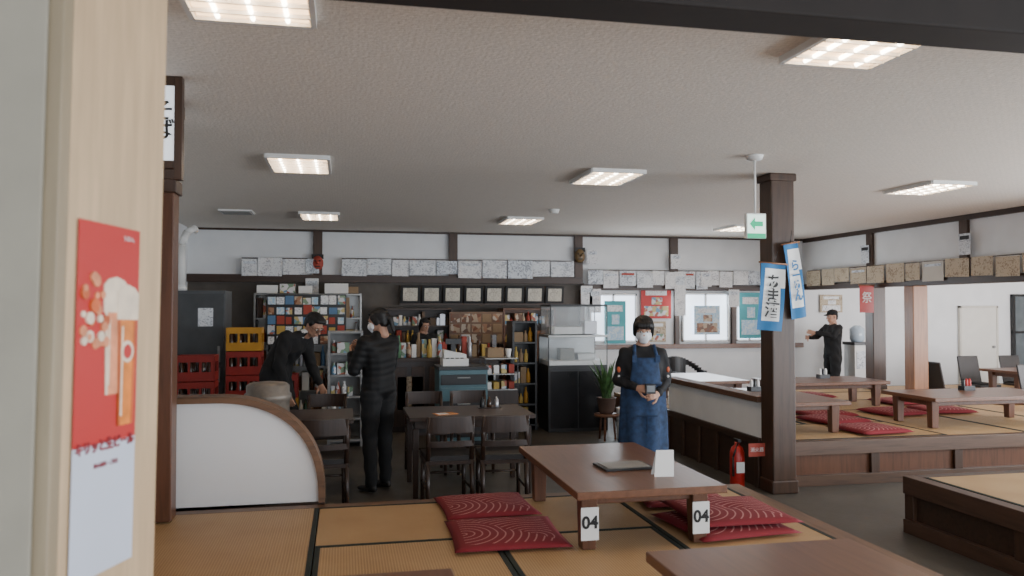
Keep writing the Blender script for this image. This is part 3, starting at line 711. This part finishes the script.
def floor_chair(x,y,rz,z=.423):
    b=B('legless_floor_chair',(x,y,z),rz); b.box((-.2,-.2,0),(.2,.2,.04),CHSEAT)
    b.box((-.19,-.21,.03),(.19,-.18,.48),CHSEAT,Matrix.Rotation(math.radians(12),3,'X'),(0,-.2,.03)); b.box((-.15,-.16,.04),(.15,.16,.06),BLKCL); b.done(.015)
for (x,y,r_) in [(9.3,9.1,math.pi),(10.1,9.1,math.pi),(10.0,7.5,0),(10.0,11.0,math.pi),(10.8,11.0,math.pi),(8.7,10.2,-1.57),(11.6,9.9,2.8),(8.6,8.2,-1.4)]: floor_chair(x,y,r_)
b=B('black_armchair',(5.45,12.1,0),math.pi+.3)
b.box((-.28,-.25,.30),(.28,.24,.45),BLACK)
N=24
for i in range(N):
    a0=math.pi*(-.12+1.24*i/N); a1=math.pi*(-.12+1.24*(i+1)/N)
    def P_(a,r): return (r*math.cos(a)*1.0, -.02+r*.95*math.sin(a)*-1)
    z1=.66+.22*max(0,math.sin((a0+a1)/2)); zb=.40 if math.sin((a0+a1)/2)>.75 else z1-.09
    vs=[b.bm.verts.new((*P_(a,r),zz)) for zz in (zb,z1) for (a,r) in ((a0,.29),(a1,.29),(a1,.35),(a0,.35))]
    for q in ((0,1,2,3),(4,5,6,7),(0,1,5,4),(1,2,6,5),(2,3,7,6),(3,0,4,7)): b.bm.faces.new([vs[k] for k in q])
    b._fin(vs,BLACK)
for sx in (-.3,.3): b.cyl((sx,.05,.40),(sx,.05,.60),.018,.018,BLACK,8)
for sx in (-.22,.22):
    for sy in (-.2,.2): b.cyl((sx,sy,0),(sx,sy,.3),.02,.02,STEEL,8)
b.done()
b=B('water_dispenser',(8.62,12.2,0)); b.box((-.15,-.15,0),(.15,.15,1.05),WPL); b.box((-.12,-.16,.65),(.12,-.15,.95),PAPER2); b.box((-.17,-.17,1.05),(.17,.17,1.1),BLACK); b.lathe((0,0,1.1),[(.09,0),(.12,.04),(.12,.22),(.05,.28)],plain('water_bottle',(.5,.6,.7),.1)); b.done(.01)
for (x,y) in [(4.5,8.2),(6.9,7.8),(6.2,9.5),(9.9,8.4)]:
    b=B('condiment_set',(x,y,.751)); b.box((-.07,-.05,0),(.07,.05,.05),BLACK)
    for k in (-.04,0,.04): b.lathe((k,0,.01),[(.016,0),(.018,.01),(.016,.1),(.008,.12)],random.choice([RED,BLACK,WPL]),10)
    b.done()

# ------------------------------------------------------------ people
def sph(c,r,nu=12,nv=8):
    out=[]
    for i in range(nv+1):
        t=math.pi*i/nv
        for j in range(nu if 0<i<nv else 1):
            a=2*math.pi*j/nu; out.append((c[0]+r[0]*math.sin(t)*math.cos(a),c[1]+r[1]*math.sin(t)*math.sin(a),c[2]+r[2]*math.cos(t)))
    return out
def R3(r): return r if isinstance(r,(tuple,list)) else (r,r,r)
def blob(name,prims,voxel,parent,smooth=4,disp=None,M=None):
    bm=bmesh.new()
    for m,nodes in prims:
        t=bmesh.new()
        for c_,r_ in nodes:
            for p in sph(c_,R3(r_)): t.verts.new(p)
        bmesh.ops.convex_hull(t,input=t.verts[:])
        dl=[v for v in t.verts if not v.link_faces]
        bmesh.ops.delete(t,geom=dl,context='VERTS')
        bmesh.ops.recalc_face_normals(t,faces=t.faces[:])
        tm=D.meshes.new('t'); t.to_mesh(tm); t.free(); bm.from_mesh(tm); D.meshes.remove(tm)
    me=D.meshes.new(name); bm.to_mesh(me); bm.free()
    o=D.objects.new(name,me); COL.objects.link(o)
    md=o.modifiers.new('r','REMESH'); md.mode='VOXEL'; md.voxel_size=voxel
    if smooth: ms=o.modifiers.new('s','SMOOTH'); ms.factor=.5; ms.iterations=smooth
    dg=bpy.context.evaluated_depsgraph_get(); dg.update()
    me2=D.meshes.new_from_object(o.evaluated_get(dg)); D.objects.remove(o); D.meshes.remove(me)
    me2.name=name; me2.materials.clear()
    ml=[]
    for m,_ in prims:
        if m not in ml: ml.append(m)
    for m in ml: me2.materials.append(m)
    segs=[]
    for m,nodes in prims:
        for k in range(max(1,len(nodes)-1)):
            a=nodes[k]; q=nodes[min(k+1,len(nodes)-1)]; segs.append((ml.index(m),Vector(a[0]),Vector(q[0]),Vector(R3(a[1])),Vector(R3(q[1]))))
    if len(ml)>1:
        for f in me2.polygons:
            p=f.center; best=1e9; bi=0
            for mi,a,q,ra,rq in segs:
                d=q-a; L=d.length_squared; t=0 if L<1e-9 else max(0,min(1,(p-a).dot(d)/L))
                c_=a+d*t; r_=ra.lerp(rq,t); e=p-c_; v=(e.x/r_.x)**2+(e.y/r_.y)**2+(e.z/r_.z)**2
                if v<best: best=v; bi=mi
            f.material_index=bi
    for f in me2.polygons: f.use_smooth=True
    if disp:
        ns=[v.normal.copy() for v in me2.vertices]
        for v,n in zip(me2.vertices,ns): v.co+=n*disp(v.co)
    if M is not None: me2.transform(M)
    o=D.objects.new(name,me2); COL.objects.link(o); o.parent=parent; return o

def hand(parent,wrist,direction,palm,side,curl=.5,name='hand'):
    d=Vector(direction).normalized(); pn=Vector(palm); pn=(pn-d*pn.dot(d)).normalized()
    z=-d; y=-pn; x=y.cross(z)
    M=Matrix((( x.x,y.x,z.x,wrist[0]),(x.y,y.y,z.y,wrist[1]),(x.z,y.z,z.z,wrist[2]),(0,0,0,1)))
    P=[(SKIN,[((0,0,.01),(.024,.018,.02)),((0,0,-.04),(.034,.015,.02)),((0,-.002,-.085),(.038,.012,.012))])]
    for k,(fx,l) in enumerate([(-.030,.062),(-.010,.075),(.010,.080),(.030,.072)]):
        fx*=side; p=Vector((fx,0,-.088)); a=curl*.6
        for s_,fr in enumerate((.45,.32,.23)):
            q=p+Vector((0,-math.sin(a),-math.cos(a)))*l*fr; r0=.0095-.0012*s_
            P.append((SKIN,[(tuple(p),r0),(tuple(q),r0-.001)])); p=q; a+=curl*.9
    p=Vector((side*.028,-.004,-.03)); q=p+Vector((side*.030,-.012,-.030)); r_=q+Vector((side*.008,-.016,-.028))
    P.append((SKIN,[(tuple(p),.013),(tuple(q),.0105)])); P.append((SKIN,[(tuple(q),.0105),(tuple(r_),.008)]))
    return blob(name,P,.0045,parent,2,None,M)

def head(parent,pos,yaw,pitch,hair='short',mask=False,glasses=False,cap=False,roll=0):
    M=Matrix.Translation(pos)@Matrix.Rotation(yaw,4,'Z')@Matrix.Rotation(pitch,4,'X')@Matrix.Rotation(roll,4,'Y')
    P=[(SKIN,[((0,.012,.035),(.074,.092,.082))]),
       (SKIN,[((0,-.018,.02),(.066,.066,.07)),((0,-.040,-.07),(.036,.038,.036))]),
       (SKIN,[((0,.02,-.02),(.062,.06,.06)),((0,-.03,-.06),(.05,.045,.035))]),
       (SKIN,[((0,-.084,.012),(.009,.010,.008)),((0,-.104,-.022),(.014,.012,.010))]),
       (SKIN,[((0,-.082,-.055),(.022,.010,.008))]),
       (SKIN,[((0,.02,-.05),(.05,.05,.04)),((0,.03,-.14),(.052,.052,.03))])]
    for s_ in (-1,1):
        P.append((SKIN,[((s_*.076,.012,.006),(.008,.018,.026)),((s_*.074,.006,-.014),(.007,.011,.014))]))
        P.append((SKIN,[((s_*.032,-.074,.032),(.022,.012,.006))]))
    blob('head',P,.0055,parent,3,None,M)
    f=B('face_details',parent=parent)
    for s_ in (-1,1):
        f.ell((s_*.031,-.0795,.010),(.014,.007,.006),WPL,12); f.ell((s_*.031,-.085,.010),(.007,.003,.006),INK,10)
        f.box((s_*.031-.017,-.089,.027),(s_*.031+.017,-.082,.032),HAIR)
    if not mask: f.ell((0,-.092,-.056),(.020,.004,.005),plain('lips',(.35,.12,.10),.5),10)
    if glasses:
        for s_ in (-1,1):
            for k in range(14):
                a=k/14*2*math.pi; a2=(k+1)/14*2*math.pi
                f.cyl((s_*.033+.024*math.cos(a),-.102,.008+.018*math.sin(a)),(s_*.033+.024*math.cos(a2),-.102,.008+.018*math.sin(a2)),.002,.002,BLACK,6)
            f.cyl((s_*.057,-.102,.012),(s_*.078,.0,.012),.002,.002,BLACK,6)
        f.cyl((-.009,-.102,.012),(.009,-.102,.012),.002,.002,BLACK,6)
    fo=f.done(); fo.data.transform(M)
    H=[(HAIR,[((0,.028,.050),(.083,.094,.082))]),(HAIR,[((0,.055,.02),(.078,.062,.06)),((0,.06,-.035),(.060,.045,.03))])]
    if hair=='bowl':
        H.append((HAIR,[((0,.018,.060),(.094,.100,.088))]))
        H.append((HAIR,[((-.038,-.045,.062),(.044,.050,.042)),((.038,-.045,.062),(.044,.050,.042))]))
        for s_ in (-1,1): H.append((HAIR,[((s_*.076,-.015,.05),(.018,.045,.035)),((s_*.076,.02,-.02),(.016,.036,.028))]))
    elif hair=='short':
        H.append((HAIR,[((-.028,-.040,.092),(.040,.040,.026)),((.030,-.045,.090),(.038,.040,.026)),((0,.02,.09),(.06,.06,.045))]))
        for s_ in (-1,1): H.append((HAIR,[((s_*.072,.0,.045),(.012,.04,.03)),((s_*.072,.03,.0),(.012,.03,.02))]))
    elif hair=='tied':
        H.append((HAIR,[((0,-.03,.09),(.065,.052,.03)),((0,.02,.08),(.08,.06,.04))])); H.append((HAIR,[((0,.13,.0),(.03,.025,.03)),((0,.14,-.10),(.022,.018,.04))])); H.append((HAIR,[((0,.1,.02),(.04,.04,.04))]))
        for s_ in (-1,1): H.append((HAIR,[((s_*.074,-.01,.045),(.014,.035,.035)),((s_*.075,.02,-.01),(.012,.03,.03))]))
    if cap: H=[(BLKCL,[((0,.015,.065),(.085,.098,.07))]),(BLKCL,[((0,-.09,.05),(.06,.02,.008)),((0,-.13,.042),(.05,.02,.006))]),(HAIR,[((0,.055,.02),(.07,.055,.05)),((0,.06,-.035),(.055,.04,.03))])]
    blob('hair',H,.007,parent,5,(lambda c_: .0018*math.sin(c_.x*260+c_.y*60)),M)
    if mask:
        blob('face_mask',[(MASK,[((0,-.080,-.004),(.030,.028,.012)),((0,-.085,-.035),(.045,.032,.02)),((0,-.062,-.078),(.040,.028,.018))]),(MASK,[((-.055,-.045,-.03),(.014,.02,.035)),((.055,-.045,-.03),(.014,.02,.035)),((0,-.08,-.03),(.03,.03,.04))])],.006,parent,3,None,M)

def person(name,loc,rz,scale,J,top,legs,loose=0.0,puff=False,handsdef=None,sleeve=None,hd=None,collar=None):
    e=empty(name,loc,rz,scale)
    j=dict(pelvis=(0,0,.95),waist=(0,0,1.08),chest=(0,0,1.26),neck=(0,.01,1.43),head=(0,-.01,1.575),
      shL=(.175,0,1.385),elL=(.235,.04,1.12),wrL=(.23,-.06,.90),shR=(-.175,0,1.385),elR=(-.235,.04,1.12),wrR=(-.23,-.06,.90),
      hipL=(.09,0,.90),knL=(.10,-.02,.50),anL=(.11,.02,.09),hipR=(-.09,0,.90),knR=(-.10,-.02,.50),anR=(-.11,.02,.09)); j.update(J)
    L=loose; sl=sleeve or top
    P=[(top,[(j['pelvis'],(.165+L,.115+L,.10)),(j['waist'],(.145+L,.105+L,.10))]),
       (top,[(j['waist'],(.145+L,.105+L,.10)),(j['chest'],(.17+L,.118+L,.12))]),
       (top,[(j['chest'],(.165+L,.115+L,.10)),(j['shL'],(.055+L*.6,.06+L*.6,.05)),(j['shR'],(.055+L*.6,.06+L*.6,.05))]),
       (top,[(j['shL'],.052),(j['neck'],(.06,.06,.03)),(j['shR'],.052)]),
       (collar or SKIN,[(j['neck'],(.056,.058,.04)),(tuple(Vector(j['neck']).lerp(Vector(j['head']),.35)),(.056,.056,.02))])]
    for s_ in 'LR':
        P.append((sl,[(j['sh'+s_],.058+L*.5),(j['el'+s_],.046+L*.5)])); P.append((sl,[(j['el'+s_],.046+L*.5),(j['wr'+s_],.033+L*.3)]))
        P.append((legs,[(j['hip'+s_],(.092+L*.5,.098+L*.5,.09)),(j['kn'+s_],.066+L*.4)])); P.append((legs,[(j['kn'+s_],.066+L*.4),(j['an'+s_],.047+L*.5)]))
        a=Vector(j['an'+s_]); P.append((SHOE,[(tuple(a+Vector((0,.035,-.052))),(.034,.04,.036)),(tuple(a+Vector((0,-.06,-.055))),(.042,.05,.034)),(tuple(a+Vector((0,-.15,-.062))),(.036,.04,.026))]))
    def puffd(c_):
        if c_.z>.82: return .006*abs(math.sin(c_.z*math.pi/.06+.8*math.sin(c_.x*11)))
        return .004*math.sin(c_.z*40+c_.x*30)
    def fold(c_): return .005*math.sin(c_.z*38+c_.x*45+math.sin(c_.y*30)*2)
    blob('body',P,.014,e,4,puffd if puff else fold)
    hd=hd or {}
    head(e,Vector(j['head']),hd.get('yaw',0),hd.get('pitch',0),hd.get('hair','short'),hd.get('mask',False),hd.get('glasses',False),hd.get('cap',False))
    for s_,sg in (('L',-1),('R',1)):
        w=Vector(j['wr'+s_]); d=(w-Vector(j['el'+s_])).normalized()
        dd=(handsdef or {}).get(s_,{})
        hand(e,w+d*.015,dd.get('dir',d),dd.get('palm',(-1 if s_=='L' else 1,0,0)),sg,dd.get('curl',.5),'hand_'+('left' if s_=='L' else 'right'))
    return e,j

JACK=plain('jacket_black',(.012,.012,.014),.75,nscale=12)
e,j=person('waiter_in_denim_apron',(2.44,6.3,0),math.radians(-10),.95,
  dict(head=(0,-.03,1.56),shL=(.160,0,1.365),shR=(-.160,0,1.365),elL=(.215,.04,1.12),wrL=(.09,-.20,1.04),elR=(-.215,.04,1.13),wrR=(-.10,-.21,1.09),knL=(.11,-.03,.5),knR=(-.10,-.02,.5)),
  JACK,DENIM,.005,handsdef=dict(L=dict(dir=(-.6,-.75,.0),palm=(-.6,.4,-.3),curl=.8),R=dict(dir=(.6,-.75,.0),palm=(.6,.4,-.3),curl=.8)),
  hd=dict(hair='bowl',mask=True,pitch=.10,yaw=-.15))
ap=B('denim_apron',parent=e); prev=None
for i in range(34):
    z=1.34-i*.026; bib=z>1.12
    amax=(.62+ (1.34-z)*.9) if bib else 1.6
    k_=max(0,1.12-z)
    rx=.186 if bib else .194+.035*k_; ry=.145 if bib else .148+.03*k_
    row=[]
    for k in range(25):
        a=amax*(k/12-1); fo=.012*math.sin(a*7+.8*math.sin(z*6))*min(1,k_*3)
        row.append(ap.bm.verts.new(((rx+fo)*math.sin(a),-(ry+fo)*math.cos(a),z)))
    if prev:
        for k in range(24): ap.bm.faces.new((prev[k],prev[k+1],row[k+1],row[k]))
    prev=row
ap._fin(list(ap.bm.verts),DENIM,True)
for s_ in (-1,1):
    ap.box((s_*.10-.02,-.147,1.30),(s_*.10+.02,-.132,1.36),DENIM); ap.cyl((s_*.10,-.132,1.33),(s_*.085,-.05,1.445),.016,.016,DENIM,8)
SEAM=plain('denim_seam',(.008,.02,.055),.8)
ap.box((-.12,-.170,1.10),(.12,-.148,1.115),SEAM); ap.box((-.09,-.176,.84),(.09,-.158,.846),SEAM); ap.box((-.002,-.180,.70),(.002,-.160,.84),SEAM)
ao=ap.done(); md=ao.modifiers.new('sol','SOLIDIFY'); md.thickness=.008
st=B('sleeve_badges',parent=e); OR=plain('badge_coral',(.6,.14,.06),.6)
for s_ in (-1,1):
    sh=Vector(j['shL']); el=Vector(j['elL']); p=sh.lerp(el,.55); p.x*=s_; st.ell((p.x+s_*.025,p.y-.034,p.z),(.018,.02,.028),OR,10); st.ell((p.x+s_*.025,p.y-.036,p.z-.06),(.013,.014,.013),WPL,10)
st.done()
hh=B('handheld_terminal',parent=e); hh.box((-.045,-.34,1.05),(.04,-.27,1.13),BLACK); hh.box((-.035,-.345,1.065),(.03,-.34,1.12),plain('screen_grey',(.2,.22,.24),.2)); hh.done(.006)

person('woman_in_down_jacket',(.31,7.50,0),math.radians(-140),.985,
  dict(elL=(.25,-.06,1.13),wrL=(.11,-.26,1.26),elR=(-.25,-.10,1.14),wrR=(-.08,-.28,1.30),knL=(.10,-.01,.5),anL=(.12,.04,.09),anR=(-.12,-.03,.09)),
  BLKNY,BLKCL,.020,puff=True,handsdef=dict(L=dict(palm=(-.3,.5,0),curl=.9),R=dict(palm=(.3,.5,0),curl=.9)),
  hd=dict(hair='tied',mask=True,yaw=.35,pitch=.22),collar=BLKNY)
e,j=person('man_in_black_suit',(-.60,8.62,0),math.radians(66),1.05,
  dict(pelvis=(0,.11,.93),waist=(0,.07,1.07),chest=(0,-.04,1.22),neck=(0,-.18,1.345),head=(0,-.30,1.425),shL=(.18,-.12,1.315),shR=(-.18,-.10,1.315),elL=(.22,-.15,1.05),elR=(-.23,-.05,1.05),wrL=(.17,-.28,.85),wrR=(-.20,-.12,.80),hipL=(.09,.11,.9),hipR=(-.09,.11,.9)),
  plain('suit_black',(.010,.010,.011),.85),BLKCL,.03,hd=dict(hair='short',glasses=True,pitch=.65,yaw=-.3),collar=WPL)
person('kitchen_worker',(1.15,11.78,0),math.radians(25),.90,dict(elL=(.24,.02,1.13),wrL=(.12,-.20,1.16),elR=(-.24,.02,1.13),wrR=(-.12,-.20,1.16)),
  BLKCL,BLKCL,.012,hd=dict(hair='tied',mask=False,pitch=.3))
person('customer_in_cap',(8.12,12.15,0),math.radians(-90),.97,dict(elL=(.24,-.15,1.25),wrL=(.14,-.40,1.30),elR=(-.24,-.15,1.22),wrR=(-.12,-.38,1.22)),
  BLKCL,BLKCL,.02,hd=dict(cap=True,mask=False,pitch=.1))

# ------------------------------------------------------------ lights
def area(name,loc,rot,sx,sy,power,col):
    l=D.lights.new(name,'AREA'); l.shape='RECTANGLE'; l.size=sx; l.size_y=sy; l.energy=power; l.color=col
    o=D.objects.new(name,l); COL.objects.link(o); o.location=loc; o.rotation_euler=rot; return o
area('window_daylight_front',(3,-3.05,1.5),(math.radians(90),0,0),10.5,2.0,320,(.86,.93,1.0))
area('window_daylight_right',(8.55,1.8,1.4),(math.radians(90),0,math.radians(90)),9,1.7,580,(.88,.94,1.0))
area('window_daylight_annex',(11,6.75,1.3),(math.radians(90),0,0),4.5,1.7,340,(.97,.97,1.0))
area('window_daylight_back',(5.6,12.78,1.5),(math.radians(-90),0,0),3,.8,55,(.85,.93,1.0))
w=D.worlds.new('world'); bpy.context.scene.world=w; w.use_nodes=True
bg=w.node_tree.nodes['Background']; bg.inputs[0].default_value=(.70,.80,1,1); bg.inputs[1].default_value=1.0
